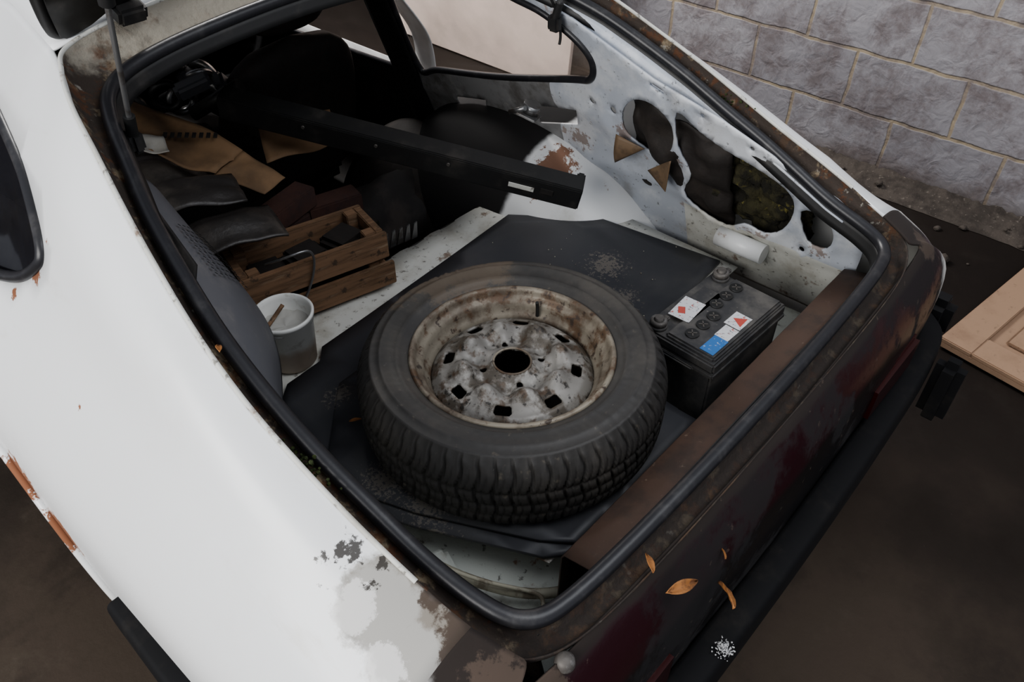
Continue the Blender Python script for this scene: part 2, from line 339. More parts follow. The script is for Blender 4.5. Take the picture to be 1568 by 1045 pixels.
# ================================================================ ROOM
WX=3.15
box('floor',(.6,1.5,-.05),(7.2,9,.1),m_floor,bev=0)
box('wall_right',(WX+.05,1.5,1.3),(.1,9,2.6),m_wall,bev=0)
box('wall_front',(.55,5.95,1.3),(5.1,.1,2.6),m_wall,bev=0)
rub=empty('rubble_heap')
grid('dirt_strip',lambda u,v:V((WX-.006-.16*v-.012*abs(noise.noise(V((u*40,0,1)))),-2+4.1*u,.002+max(0,(1-v)**1.2*(.035+.015*noise.noise(V((u*60,v*3,3))))+.010*noise.noise(V((u*200,v*9,0)))*(1-v)))),400,8,m_stone,rub)
for i in range(60):
    x=WX-.06-abs(random.gauss(0,.22)); y=random.uniform(-.6,2.0); s=random.uniform(.005,.016)
    if i<3: x,y,s=[(2.72,.40,.024),(2.88,.14,.022),(2.66,.44,.016)][i]
    bm=bmesh.new(); bmesh.ops.create_icosphere(bm,subdivisions=2,radius=s)
    for v in bm.verts: v.co*=1+.35*noise.noise(v.co*60+V((i,0,0))); v.co.z*=.7
    me=D.meshes.new('debris_stone'); bm.to_mesh(me); bm.free(); me.materials.append(m_stone)
    o=D.objects.new('stone_%d'%i,me); o.location=(x,y,s*.5+(.02 if x>WX-.14 else 0)); link(o,rub)
pd=empty('panel_door',(2.25,.245,0)); pd.rotation_euler=(0,math.radians(-2.5),math.radians(-9))
W_,H_=.78,.80
box('slab',(H_/2,-W_/2,.022),(H_,W_,.02),m_doorw,pd,bev=.002)
for nm,c,s in [('stile_1',(H_/2,-.05,.038),(H_,.1,.016)),('stile_2',(H_/2,-W_+.05,.038),(H_,.1,.016)),('stile_mid',(H_/2,-W_/2,.038),(H_-.2,.09,.016)),('rail_1',(.05,-W_/2,.0381),(.10,W_-.2,.016)),('rail_2',(H_-.05,-W_/2,.0381),(.10,W_-.2,.016))]:
    box(nm,c,s,m_doorw,pd,bev=.003)
for k,(cx,cy) in enumerate([(H_/2,-.22),(H_/2,-.56)]):
    box('raised_field_%d'%(k+1),(cx,cy,.036),(H_-.26,.16,.012),m_doorw,pd,bev=.006)
lb=box('pale_board',(2.97,2.93,.955),(.02,1.4,1.9),m_board2,None,rot=(0,math.radians(6),0),bev=.002)
# ================================================================ CAR
car=empty('car')
LIP=[(.34,.308,.83),(.40,.298,.85),(.5,.290,.885),(.6,.287,.92),(.7,.287,.96),(.8,.295,1.005),(.9,.311,1.05),(1.0,.331,1.095),(1.1,.355,1.135),(1.2,.38,1.16),(1.28,.41,1.18),(1.345,.43,1.19),(1.55,.46,1.205),(2.0,.47,1.205),(2.35,.48,1.18),(2.75,.36,.935),(3.2,.40,.89),(3.7,.42,.79)]
SEC=[
 (.34,[(.115,.25),(.10,.42),(.095,.60),(.11,.695),(.165,.765),(.22,.80),(.268,.822)]),
 (.50,[(.11,.25),(.09,.42),(.083,.60),(.098,.70),(.15,.785),(.20,.838),(.243,.873)]),
 (.70,[(.11,.25),(.088,.42),(.080,.60),(.093,.70),(.145,.80),(.193,.875),(.236,.939)]),
 (.90,[(.11,.25),(.085,.42),(.078,.60),(.09,.70),(.145,.81),(.203,.91),(.253,1.012)]),
 (1.10,[(.11,.25),(.083,.42),(.076,.60),(.09,.71),(.15,.825),(.225,.945),(.293,1.078)]),
 (1.30,[(.11,.25),(.083,.42),(.076,.61),(.09,.72),(.155,.83),(.25,.95),(.335,1.10)]),
 (1.55,[(.11,.25),(.085,.42),(.078,.60),(.09,.72),(.16,.83),(.27,.96),(.37,1.10)]),
 (2.00,[(.11,.25),(.09,.42),(.080,.60),(.09,.72),(.16,.83),(.27,.96),(.38,1.10)]),
 (2.35,[(.11,.25),(.09,.42),(.085,.60),(.09,.72),(.16,.83),(.27,.94),(.39,1.08)]),
 (2.75,[(.11,.25),(.09,.42),(.09,.60),(.10,.72),(.15,.82),(.22,.88),(.29,.915)]),
 (3.20,[(.11,.25),(.10,.42),(.10,.58),(.11,.68),(.16,.80),(.24,.85),(.32,.88)]),
 (3.70,[(.15,.25),(.14,.42),(.14,.55),(.15,.64),(.20,.72),(.26,.76),(.34,.785)])]
def skin(y,s,side=0):
    y=max(.34,min(3.7,y))
    for a,b in zip(SEC,SEC[1:]):
        if y<=b[0]+1e-9: break
    i=SEC.index(a); t=i+(y-a[0])/(b[0]-a[0])
    pts=[]
    for r in range(7):
        pts.append(cr([sc[1][r] for sc in SEC],t))
    pts.append(ytab(LIP,y))
    x,z=cr(pts,max(0,min(7,s)))
    return V((x if side==0 else XM-x,y,z))
def s_of(y,z):
    lo,hi=0,7
    for _ in range(22):
        m=(lo+hi)/2
        if skin(y,m).z<z: lo=m
        else: hi=m
    return lo
K=.1
def yz(pts): return [(y,s_of(y,z)*K) for y,z in pts]
def arch(cy=1.36,cz=.30,r=.37):
    return [(cy-r*math.cos(a),cz+r*math.sin(a)) for a in [-.13+(math.pi+.26)*i/24 for i in range(25)]]
ar=[(y,max(.25,z)) for y,z in arch()]
arf=[(y+1.66,max(.25,z-.02)) for y,z in arch(r=.33)]
outl=[(.34,0)]+yz(ar)+yz(arf)+[(3.7,0),(3.7,.7),(.34,.7)]
WL=smoothpoly([(1.17,.985),(1.185,.955),(1.25,.915),(1.37,.885),(1.55,.87),(1.70,.87),(1.71,1.0),(1.70,1.115),(1.47,1.085),(1.32,1.06),(1.22,1.02)],4)
WLd=[(1.80,.87),(2.3,.87),(2.55,.90),(2.36,1.08),(2.2,1.12),(1.80,1.12)]
WR0=[(1.014,.965),(1.03,.915),(1.096,.893),(1.352,.814),(1.60,.755),(1.69,.735),(1.69,1.0),(1.66,1.09),(1.35,1.085),(1.20,1.064),(1.13,1.05),(1.05,1.01)]
WR=smoothpoly(WR0,4)
WRd=[(1.80,.70),(2.45,.66),(2.45,1.0),(2.3,1.08),(1.80,1.08)]
holesL=[yz(WL),yz(WLd)]
WRx=smoothpoly([(1.16,.90),(1.18,.80),(1.30,.73),(1.55,.66),(1.80,.62),(1.84,.63),(1.84,.9),(1.78,1.04),(1.50,1.05),(1.35,1.03),(1.26,1.0),(1.20,.95)],4)
holesR=[yz(WRx),yz([(1.93,.60),(2.7,.60),(2.5,1.0),(1.93,1.03)])]
panel('quarter_panel_left',outl,holesL,lambda a,b:skin(a,b/K,0),.035,m_white,car,.004,1)
panel('quarter_panel_right',outl,holesR,lambda a,b:skin(a,b/K,1),.035,m_white,car,.004,-1)
def rimtube(nm,poly,side,r,mat): tube(nm,[skin(y,s/K,side) for y,s in poly],r,mat,car,True)
rimtube('window_rubber_left',holesL[0],0,.010,m_rubber)
rimtube('door_window_rubber_left',holesL[1],0,.008,m_rubber)
panel('quarter_glass_left',holesL[0],[],lambda a,b:skin(a,b/K,0)+V((.012,0,0)),.05,m_glassd,car)
panel('door_glass_left',holesL[1],[],lambda a,b:skin(a,b/K,0)+V((.012,0,0)),.06,m_glassd,car)
tube('arch_lip_left',[skin(y,s_of(y,z),0)+V((-.002,0,0)) for y,z in ar],.008,m_white,car)
tube('arch_lip_right',[skin(y,s_of(y,z),1)+V((.002,0,0)) for y,z in ar],.008,m_white,car)
TZ=[.25,.42,.57,.66,.715,.752,.779,.789]; TY=[.245,.212,.195,.197,.207,.221,.234,.242]
def wrap(u,s):
    m=u>.5; w=1-u if m else u; t=w*2*3
    k=cr([(a,b) for a,b in zip(TY,TZ)],s); p0=skin(.34,s,0)
    R=.17-.13*s/7; q1=.080-.045*s/7
    cps=[tuple(p0),(p0.x+.035-.015*s/7,k[0]+q1,(p0.z+k[1])/2),(p0.x+R,k[0]+.010,k[1]),(.88,k[0]-.008,k[1])]
    q=V(cr(cps,t)); 
    if m: q.x=XM-q.x
    return q
grid('tail_panel',lambda u,v:wrap(u,v*7),60,28,m_tail,car,th=.004,off=-1)
m_lens=M('dark_red_lens',(.035,.006,.006),.2)
for sx in (0,1):
    x=.44 if sx==0 else XM-.44
    box('tail_lamp_%d'%(sx+1),(x,.200,.585),(.22,.03,.09),m_lens,car,bev=.01)
for k,(x,y,z) in enumerate([(.82,.238,.752),(1.055,.238,.752),(.367,.248,.785)]):
    lathe('rubber_stop_%d'%(k+1),[(0,.008),(.008,.007),(.012,.002),(.013,-.006)],m_lead,car,20,(x,y,z))
def bump(u,v):
    path=[(.055,.92),(.05,.70),(.05,.45),(.06,.30),(.10,.205),(.20,.16),(.5,.145),(.88,.14)]
    full=path+[(XM-x,y) for x,y in reversed(path[:-1])]
    t=u*(len(full)-1); x,y=cr(full,t); x2,y2=cr(full,min(len(full)-1,t+.05)); x1,y1=cr(full,max(0,t-.05))
    d=V((x2-x1,y2-y1,0)).normalized(); n=V((d.y,-d.x,0))
    c=V((.88,.9,0)); 
    if n.dot(c-V((x,y,0)))<0: n=-n
    a=2*math.pi*v; return V((x,y,.475))+n*(.028-.028*math.copysign(abs(math.cos(a))**.4,math.cos(a)))+V((0,0,.048*math.copysign(abs(math.sin(a))**.4,math.sin(a))))
grid('rear_bumper',bump,90,24,m_bump,car,closev=True)
for k,(x,y,z) in enumerate([(1.52,.12,.45),(.26,.12,.45)]):
    box('overrider_%d'%(k+1),(x,y,z),(.055,.06,.17),m_bump,car,bev=.018,seg=4)
box('bumper_corner_block',(1.70,.24,.50),(.07,.12,.10),m_bump,car,bev=.02,seg=4)
tube('bumper_bright_strip',[bump(i/60,.5)+V((0,0,.0)) for i in range(14,47)],.0015,m_metal,car)
def span(y0,y1,bul,mat,nm,zoff=0,bow=0,th=.004):
    def fn(u,v):
        y=y0+(y1-y0)*v; a=ytab(LIP,y); x=a[0]+(XM-2*a[0])*u; q=1-(2*u-1)**2
        return V((x,y+bow*q*(1-v),a[1]+bul*q**.8+zoff))
    return grid(nm,fn,24,20,mat,car,th=th)
span(1.345,2.35,.025,m_white,'roof_panel',bow=.035)
span(1.40,2.35,.02,m_dark,'headliner',zoff=-.03)
span(2.35,2.75,.02,m_glass,'windscreen',th=0)
span(2.75,3.70,.02,m_white,'bonnet')
grid('front_panel',lambda u,v:V((.15+(XM-.3)*u,3.70+.02*(1-(2*u-1)**2),.25+.53*v)),10,6,m_white,car,th=.004)
pairs=[((.88,.234,.79),(.88,.274,.80)),((.60,.236,.79),(.60,.278,.80)),((.42,.246,.79),(.43,.287,.80)),((.34,.270,.80),(.370,.306,.803)),((.312,.310,.815),(.345,.352,.812)),
 ((.298,.40,.85),(.332,.44,.832)),((.290,.5,.885),(.325,.53,.868)),((.287,.6,.92),(.32,.61,.90)),((.287,.7,.96),(.32,.70,.935)),((.295,.8,1.005),(.325,.80,.98)),
 ((.311,.9,1.05),(.34,.90,1.025)),((.331,1.0,1.095),(.36,1.0,1.068)),((.355,1.1,1.135),(.388,1.09,1.10)),((.38,1.2,1.16),(.418,1.18,1.125)),((.41,1.28,1.18),(.455,1.25,1.14)),
 ((.455,1.34,1.192),(.52,1.292,1.15)),((.60,1.362,1.208),(.65,1.315,1.16)),((.88,1.378,1.216),(.88,1.325,1.168))]
full=pairs+[((XM-a[0],a[1],a[2]),(XM-b[0],b[1],b[2])) for a,b in reversed(pairs[1:-1])]
NP=len(full)
def crl(k,t):
    i=int(math.floor(t))%NP; u=t-math.floor(t); P=[full[(i+d)%NP][k] for d in (-1,0,1,2)]
    a,b,c,d=P
    return V([.5*((2*b[j])+(-a[j]+c[j])*u+(2*a[j]-5*b[j]+4*c[j]-d[j])*u*u+(-a[j]+3*b[j]-3*c[j]+d[j])*u**3) for j in range(3)])
def gut(u,v):
    t=u*NP; o=crl(0,t); s=crl(1,t); up=V((0,0,1))
    prof=[(0,0),(.06,-.012),(.30,-.026),(.62,-.026),(.86,-.016),(1,-.004)]
    w=v*5; i=min(4,int(w)); f=w-i; a,b=prof[i],prof[i+1]; k=a[0]+(b[0]-a[0])*f; z=a[1]+(b[1]-a[1])*f
    n=.003*noise.noise(V((u*160,v*4,2)))*(1 if 0<v<1 else 0)
    return o.lerp(s,k)+up*(z+n)
grid('opening_gutter',gut,320,15,m_gutter,car,closeu=True,th=.002)
tube('gutter_lip_edge',[crl(0,i/6) for i in range(NP*6) if 5<i/6<NP-5],.0035,m_white_dirty,car)
tube('boot_seal',[crl(1,i/3) for i in range(NP*3)],.0120,m_rubber,car,True)
def dirn(t):
    o=crl(0,t); s=crl(1,t); d=(s-o); d.z=0; return d.normalized()
def flange(u,v):
    t=u*NP; s=crl(1,t); k=1.0
    if 2.2<t<8.5: k=.35
    return s+dirn(t)*(.004+.010*v*k)+V((0,0,-.006-.030*v*k))
grid('opening_inner_flange',flange,200,3,m_blackp,car,closeu=True,th=.003)
# ---- inner panels
def rin(y,z): return V((1.752-.37*z,y,z))
bigA=smoothpoly([(.94,.87),(.9,.91),(.85,.91),(.81,.87),(.82,.8),(.87,.77),(.93,.79),(.95,.82)],3)
bigB=smoothpoly([(.795,.915),(.74,.885),(.68,.86),(.60,.84),(.53,.81),(.515,.76),(.54,.69),(.58,.66),(.63,.665),(.68,.63),(.75,.645),(.79,.69),(.77,.75),(.80,.82)],3)
holC=smoothpoly([(.5,.77),(.45,.78),(.425,.74),(.435,.69),(.48,.69)],3)
r1=[(1.23,.77),(1.09,.81),(1.10,.76),(1.24,.71)]; r2=[(1.55,.685),(1.43,.715),(1.46,.635),(1.58,.60)]
smalls=[circ(a,b,r,10) for a,b,r in [(1.035,.855,.008),(.735,.925,.006),(.62,.885,.006),(.975,.85,.010),(.49,.655,.007),(.62,.615,.007)]]
slot=lambda y,z,l,a,w=.005:[(y+l*math.cos(a)*i-w*math.sin(a)*j,z+l*math.sin(a)*i+w*math.cos(a)*j) for i,j in ((-1,-1),(1,-1),(1,1),(-1,1))]
slots=[slot(.845,.955,.018,.35),slot(.57,.862,.018,.3)]
bigs=[bigA,bigB,holC,r1,r2,WR,WRd]
def clear(h): return not any(pip(a,b,B) for a,b in h for B in bigs)
smalls=[h for h in smalls+slots if clear(h)]
ro=[(1.24,1.11),(1.15,1.085),(1.05,1.06),(.93,1.01),(.85,.975),(.69,.93),(.55,.875),(.43,.835),(.375,.80),(.36,.74),(.37,.60),(.37,.46),(1.27,.46),(1.3,.30),(2.7,.30),(2.7,1.12)]
def bead(y,z):
    p=rin(y,z); d=0
    for B in (bigA,bigB,holC):
        m=min(math.hypot(y-a,z-b) for a,b in B)
        d=max(d,.007*math.exp(-(m/.022)**2))
    d+=.008*math.exp(-((z-(.66+.02*math.sin(y*9)))/.02)**2)
    d+=.005*math.exp(-((z-(.77+.25*(y-.9)))/.025)**2)*(1 if y>.96 else 0)
    d+=.006*math.exp(-((y-1.0-.3*(z-.8))/.02)**2)*(1 if z<.88 else 0)
    d+=.002*noise.noise(V((y*5,z*5,0)))
    return p+V((-d,0,0))
panel('inner_side_panel_right',ro,bigs+smalls,bead,.0135,None,car,.005,-1,mats=[m_inner,m_dark,m_white_dirty,m_innerf],pick=lambda y,z:(1 if (y>1.72 or (y>1.2 and z<.52)) else (3 if y>1.16 and z<.95 else (2 if (z<.64 and y<.8) else 0))))
def lin(y,z): return V((.008+.37*z,y,z))
panel('inner_side_panel_left',[(.95,1.0),(.95,.46),(1.3,.3),(2.7,.3),(2.7,1.12),(1.24,1.10),(1.1,1.05)],[WL,WLd],lin,.05,m_dark,car,.005,1)
grid('inner_wall_left_rear',lambda u,v:(lambda s:V((s.x+.010+(.43-s.x)*v*.95,s.y+.010*(1-u)*(1-u),s.z-.014-(s.z-.47)*v)))(V((cr([tuple(p[1]) for p in pairs[3:12]],u*8)))),24,8,m_white_dirty,car,th=.004)
tube('window_rubber_right',[rin(*p)+V((-.004,0,0)) for p in WR],.009,m_rubber,car,True)
tube('door_window_rubber_right',[rin(*p)+V((-.004,0,0)) for p in WRd],.009,m_rubber,car,True,sm=False)
panel('quarter_glass_right',WR,[],lambda y,z:rin(y,z)+V((.012,0,0)),.06,m_glass,car)
panel('door_glass_right',WRd,[],lambda y,z:rin(y,z)+V((.012,0,0)),.08,m_glass,car)
grid('b_pillar_trim_right',lambda u,v:rin(1.695+.11*u,.46+.62*v)+V((-.012-.01*math.sin(u*math.pi),0,0)),6,8,m_blackp,car,th=.004)
def ledge(u,v):
    y=.40+.82*u; tt=[(XM-b[0],b[1],b[2]) for a,b in pairs[4:15]]
    best=None
    for a,b in zip(tt,tt[1:]):
        if a[1]<=y<=b[1]: f=(y-a[1])/(b[1]-a[1]); best=lerp(a,b,f)
    if best is None: best=tt[0] if y<tt[0][1] else tt[-1]
    top=V((best[0]-.012,y,best[2]-.015)); bot=rin(y,best[2]-.055)
    return top.lerp(bot,v)
grid('inner_rail_right',ledge,40,4,m_inner,car,th=.004)
cyl('side_brace_tube',(1.50,.63,.60),.024,.12,m_well,car,rot=(math.pi/2,.25,0))
grid('rear_inner_wall',lambda u,v:V((.37+1.02*u,.294+.036*v,.785-.110*v)),20,4,m_blackp,car,th=.003)
def rail(u,v):
    pr=[(.328,.680),(.336,.676),(.384,.664),(.389,.654),(.392,.46)]
    y,z=pr[min(4,int(v*4+.5))]; return V((.54+.94*u,y,z+.002*noise.noise(V((u*20,v,0)))))
grid('rear_sill_rail',rail,30,4,m_brownrail,car,th=.003)
fo=[(.44,1.27),(.44,.74),(.53,.66),(.58,.44),(1.0,.44),(1.0,.625),(1.50,.625),(1.50,.95),(1.36,1.27)]
panel('boot_floor',fo,[],lambda x,y:V((x,y,.538+.003*math.sin(x*70)*(1 if y>1.16 else 0))),.05,m_white_dirty,car,.004)
panel('boot_floor_well',[(.36,.31),(1.52,.31),(1.52,.72),(.40,.76)],[],lambda x,y:V((x,y,.475+.004*noise.noise(V((x*12,y*12,0))))),.04,m_grgrn,car,.004)
grid('floor_step',lambda u,v:V((.44+.92*u,1.27+.01*v,.538-.26*v)),6,4,m_dark,car,th=.003)
panel('cabin_floor',[(.15,1.27),(1.6,1.27),(1.6,3.2),(.15,3.2)],[],lambda x,y:V((x,y,.27)),.2,m_dark,car,.01)
grid('bulkhead',lambda u,v:V((.12+1.52*u,2.72,.27+.6*v)),6,4,m_dark,car,th=.01)
for sd in (0,1):
    cx=1.62 if sd else .14
    def dome2(u,v,cx=cx,sd=sd):
        a=math.pi*u; w=v**.7; k=(1-w**2.6)**(1/2.6) if w<1 else 0
        return V((cx+(-.38 if sd else .38)*w,1.33-.50*math.cos(a)*k,.30+.415*math.sin(a)*k))
    grid('wheel_well_%d'%(sd+1),dome2,60,30,m_well if sd else m_dark,car,th=.004)
def bol(u,v):
    a=math.pi*.9*u+.1; y=1.24+.58*v
    return V((1.22+.30*(1-math.cos(a))*.5+.02*math.sin(v*7),y,.34+.25*math.sin(a*.75)*(1-.25*abs(2*v-1)**3)))
grid('rear_seat_bolster',bol,20,16,m_seat,car,th=.02)
def roadwheel(x,y,nm):
    o=lathe(nm,[(.10,-.07),(.17,-.08),(.20,-.085),(.26,-.085),(.29,-.06),(.295,0),(.29,.06),(.26,.085),(.20,.085),(.17,.08),(.10,.07)],m_tyre,car,48,(x,y,.295)); o.rotation_euler=(0,math.pi/2,0)
    cyl(nm+'_disc',(x,y,.295),.17,.06,m_rim,car,(0,math.pi/2,0),32)
for k,(x,y) in enumerate([(.21,1.36),(1.55,1.36),(.21,3.02),(1.55,3.02)]): roadwheel(x,y,'road_wheel_%d'%(k+1))
# ---- tailgate
hd=V((0,-.54,.84)); hn=V((0,-.84,-.54))
def gate(a,b,h): return V((.88+a,1.355,1.245))+hd*b+hn*h
def gp(nm,outl_,hol,h,mat,th): return panel(nm,outl_,hol,lambda a,b:gate(a,b,h),.08,mat,car,th)
go=smoothpoly([(-.41,-.035),(-.45,.02),(-.52,.5),(-.55,.95),(-.50,1.03),(0,1.06),(.50,1.03),(.55,.95),(.52,.5),(.45,.02),(.41,-.035),(.30,.015),(0,.03),(-.30,.015)],3)
gi=smoothpoly([(-.38,.14),(-.42,.3),(-.44,.75),(-.38,.82),(0,.84),(.38,.82),(.44,.75),(.42,.3),(.38,.14),(0,.14)],3)
gp('tailgate_skin',go,[gi],0,m_white,.006)
gp('tailgate_inner_frame',[(a*.985,b) for a,b in go],[gi],.028,m_blackp,.012)
gp('tailgate_glass',gi,[],.012,m_glassd,0)
tube('tailgate_edge_trim',[gate(a,b,.014) for a,b in go],.010,m_blackp,car,True)
for k,x in enumerate((.56,1.20)):
    box('hinge_%d'%(k+1),(x,1.355,1.225),(.05,.08,.03),m_blackp,car,rot=(.4,0,0),bev=.006)
def strut(x,y,z,nm):
    b=V((x,y,z)); t=V((x-.01 if x<.88 else x+.01,y-.20,z+.56)); d=(t-b)
    tube(nm+'_rod',[b,b+d*.42],.0042,m_metal,car,sm=False)
    tube(nm+'_cylinder',[b+d*.38,t],.011,m_blackp,car,sm=False)
    box(nm+'_ball_mount',b+V((0,0,-.012)),(.022,.03,.035),m_blackp,car,bev=.006)
    tube(nm+'_socket',[b+V((0,0,-.005)),b+d*.06],.009,m_blackp,car,sm=False)
strut(.442,1.18,1.10,'gas_strut_left'); strut(1.335,1.08,1.06,'gas_strut_right')
tube('hanging_wire',[(1.33,1.09,1.10),(1.345,1.08,1.07),(1.352,1.07,1.03),(1.348,1.075,1.0)],.003,m_blackp,car)
# ---- speaker trim
top=[(.40,1.24,1.04),(.385,1.13,1.0),(.365,1.0,.955),(.35,.88,.90),(.35,.80,.845)]
bot=[(.50,1.26,.87),(.50,1.18,.84),(.522,1.09,.755),(.492,1.0,.705),(.407,.885,.670)]
def tr(u,v):
    a=V(cr(top,u*4)); b=V(cr(bot,u*4)); q=a.lerp(b,v); q+=V((.02,0,.022))*math.sin(v*math.pi); return q
grid('speaker_trim_left',tr,24,10,m_trim,car,th=.004)
hv=[];hf=[]
for i in range(10):
    for j in range(8):
        c=tr(.30+.022*i,.34+.055*j); n=V((.75,-.1,.66)).normalized(); a=n.orthogonal().normalized(); b=n.cross(a)
        s=len(hv)
        for k in range(6):
            an=k*math.pi/3; hv.append(c+n*.0055+(a*math.cos(an)+b*math.sin(an))*.0034)
        hf.append(list(range(s,s+6)))
meshobj('speaker_perforations',hv,hf,M('perforation_black',(.002,.002,.002),1),car,False)
# ---- seats & dash
def seat(x,nm,lean=.25,zb=.36,hh=.52):
    def bk(u,v):
        a=2*math.pi*v; z=u; w=.235*(1-.25*u**3)*(1 if u<.97 else .7); d=.07*(1-.3*u)
        e=(1-abs(2*u-1)**6)**.5
        c=abs(math.cos(a))**.5*math.copysign(1,math.cos(a)); s=abs(math.sin(a))**.7*math.copysign(1,math.sin(a))
        return V((x+w*c*e,1.98-lean*u*.6+d*s*e,zb+hh*u))
    grid(nm+'_backrest',bk,20,24,m_seat,car,closev=True)
    def hr(u,v):
        a=2*math.pi*v; p=math.pi*u; return V((x+.13*math.sin(p)**.5*abs(math.cos(a))**.7*math.copysign(1,math.cos(a)),1.83+.045*math.sin(p)**.5*math.sin(a),.97-.075*math.cos(p)))
    grid(nm+'_headrest',hr,12,20,m_seat,car,closev=True)
    box(nm+'_cushion',(x,2.22,.36),(.46,.48,.14),m_seat,car,bev=.04,seg=4)
seat(1.16,'seat_right')
box('seat_left_cushion',(.55,2.22,.36),(.46,.48,.14),m_seat,car,bev=.04,seg=4)
box('dashboard',(.88,2.58,.70),(1.3,.2,.22),m_dark,car,bev=.04,seg=4)
sw=lathe('steering_wheel',[(.17+.012*math.cos(t*math.pi/4),.012*math.sin(t*math.pi/4)) for t in range(9)],m_blackp,car,40,(1.25,2.42,.74)); sw.rotation_euler=(math.radians(65),0,0)
box('steering_spoke',(1.25,2.42,.74),(.33,.03,.012),m_blackp,car,rot=(math.radians(65),0,0))
def rs(u,v): return V((.45+.85*u,1.42+.25*v+.02*math.sin(u*9),.42+.10*math.sin(v*3)+.04*noise.noise(V((u*5,v*5,0)))))
grid('rear_seat_base',rs,20,10,m_dark,car,th=.03)
box('carpet_roll',(.78,1.45,.43),(.55,.18,.32),m_seat,car,bev=.05,seg=4)
# ================================================================ BOARDS
bo=[(.48,1.04),(.535,1.085),(.62,1.090),(.65,1.122),(.78,1.13),(1.05,1.15),(1.285,1.17),(1.43,.985),(1.475,.66),(1.20,.64),(1.01,.63),(1.0,.47),(.98,.41),(.62,.41),(.575,.45),(.515,.57),(.475,.65),(.44,.74),(.435,.9)]
bd=panel('boot_cover_board',bo,[],lambda x,y:V((x,y,.553)),.05,m_board,None,.008,-1)
bo2=[(.60,1.0),(.98,1.02),(.99,.415),(.63,.418),(.59,.47),(.53,.585),(.49,.665),(.455,.76),(.45,.85)]
bd2=panel('layer_sheet',bo2,[],lambda x,y:V((x,y,.564)),.05,m_board,bd,.007,-1)
# ================================================================ SPARE WHEEL
sw_=empty('spare_wheel',(.775,.697,.715)); sw_.rotation_euler=(0,0,.2)
prof=[(.170,-.012),(.180,-.002),(.186,.004),(.192,.006),(.200,.010),(.206,.0155),(.209,.013),(.225,.0185),(.233,.0187),(.236,.0200),(.239,.0178),(.252,.014),(.255,.0155),(.2575,.011),(.266,.004),(.271,-.004)]
tr_n=[(.276,-.012),(.280,-.020),(.2825,-.028),(.284,-.036),(.2845,-.044),(.2825,-.0465),(.2825,-.0505),(.285,-.053),(.285,-.062),(.285,-.071),(.283,-.0735),(.283,-.0775),(.285,-.080),(.285,-.089),(.2845,-.098),(.2825,-.1005),(.2825,-.1045),(.284,-.107),(.2825,-.117),(.280,-.126),(.275,-.135)]
prof=prof+tr_n+[(.265,-.142),(.250,-.148),(.235,-.151),(.210,-.150),(.190,-.142),(.175,-.128),(.160,-.10)]
prof=[(r if r<.19 else .19+(r-.19)*.95,z) for r,z in prof]
j0=14; j1=16+len(tr_n)
NB=60
def tread(r,z,a,j):
    if j0<=j<=j1:
        ph=(a*NB/(2*math.pi)+.14*math.sin(z*90))%1
        if ph<.20: r-=.0055 if j>=15 else .003
        elif .5<ph<.58 and j>16: r-=.0020
        if j in (j0,j0+1): z+=.0022*math.sin(a*NB)
    d=abs(((a-1.0+math.pi)%(2*math.pi))-math.pi)
    if d<.42 and 10<=j<=15: z-=.004*(1-d/.42)*(1+noise.noise(V((a*30,j,0))))
    if 5<=j<=12: z+=.0008*noise.noise(V((a*20,j*.5,4)))
    return r,z
lathe('tyre',prof,m_tyre,sw_,1200,(0,0,0),tread)
lp=[(.176,-.016),(.182,-.006),(.1855,.002),(.184,.0065),(.180,.008),(.176,.006),(.1735,.000),(.1725,-.006),(.170,-.010),(.164,-.014),(.1605,-.018),(.159,-.026),(.157,-.034),(.1535,-.040),(.1495,-.045),(.1480,-.055),(.1465,-.12),(.155,-.135),(.172,-.15)]
lathe('rim_barrel',lp,m_rimlip,sw_,96,(0,0,0))
def rz(x,y):
    r=math.hypot(x,y); a=math.atan2(y,x)
    tab=[(0,-.022),(.030,-.016),(.036,-.013),(.043,-.019),(.060,-.025),(.072,-.020),(.082,-.008),(.092,-.005),(.100,-.009),(.112,-.018),(.124,-.023),(.132,-.025),(.140,-.034),(.149,-.043)]
    z=ytab(tab,r)[0]-.008
    k=math.exp(-((r-.088)/.019)**2); z+=.0105*k*(math.cos(8*a)-.2)
    k=math.exp(-((r-.065)/.012)**2); z+=.004*k*math.cos(8*a)
    z+=.0015*math.exp(-((r-.055)/.01)**2)*math.cos(4*a)
    return V((x,y,z))
hol=[circ(0,0,.034,28)]
for i in range(4):
    a=math.pi/4+i*math.pi/2; hol.append(circ(.054*math.cos(a),.054*math.sin(a),.0065,12))
for i in range(8):
    a=math.pi/8+i*math.pi/4; c=V((.117*math.cos(a),.117*math.sin(a))); tx=V((-math.sin(a),math.cos(a))); rx=V((math.cos(a),math.sin(a)))
    pts=[(-.014,-.007),(-.010,-.010),(.010,-.010),(.014,-.007),(.016,.004),(.012,.009),(-.012,.009),(-.016,.004)]
    hol.append([tuple(c+tx*p+rx*q) for p,q in pts])
panel('rim_disc',circ(0,0,.149,72),hol,rz,.0040,m_rim,sw_,.005,-1)
tube('hub_lip',[V((.0345*math.cos(t*math.pi/12),.0345*math.sin(t*math.pi/12),-.0220)) for t in range(24)],.0022,m_rimlip,sw_,True)
tube('valve_stem',[(.146,.03,-.035),(.148,.03,-.014),(.144,.03,.0)],.0035,m_blackp,sw_)
cyl('dark_hub_back',(0,0,-.12),.145,.01,m_dark,sw_,seg=48)
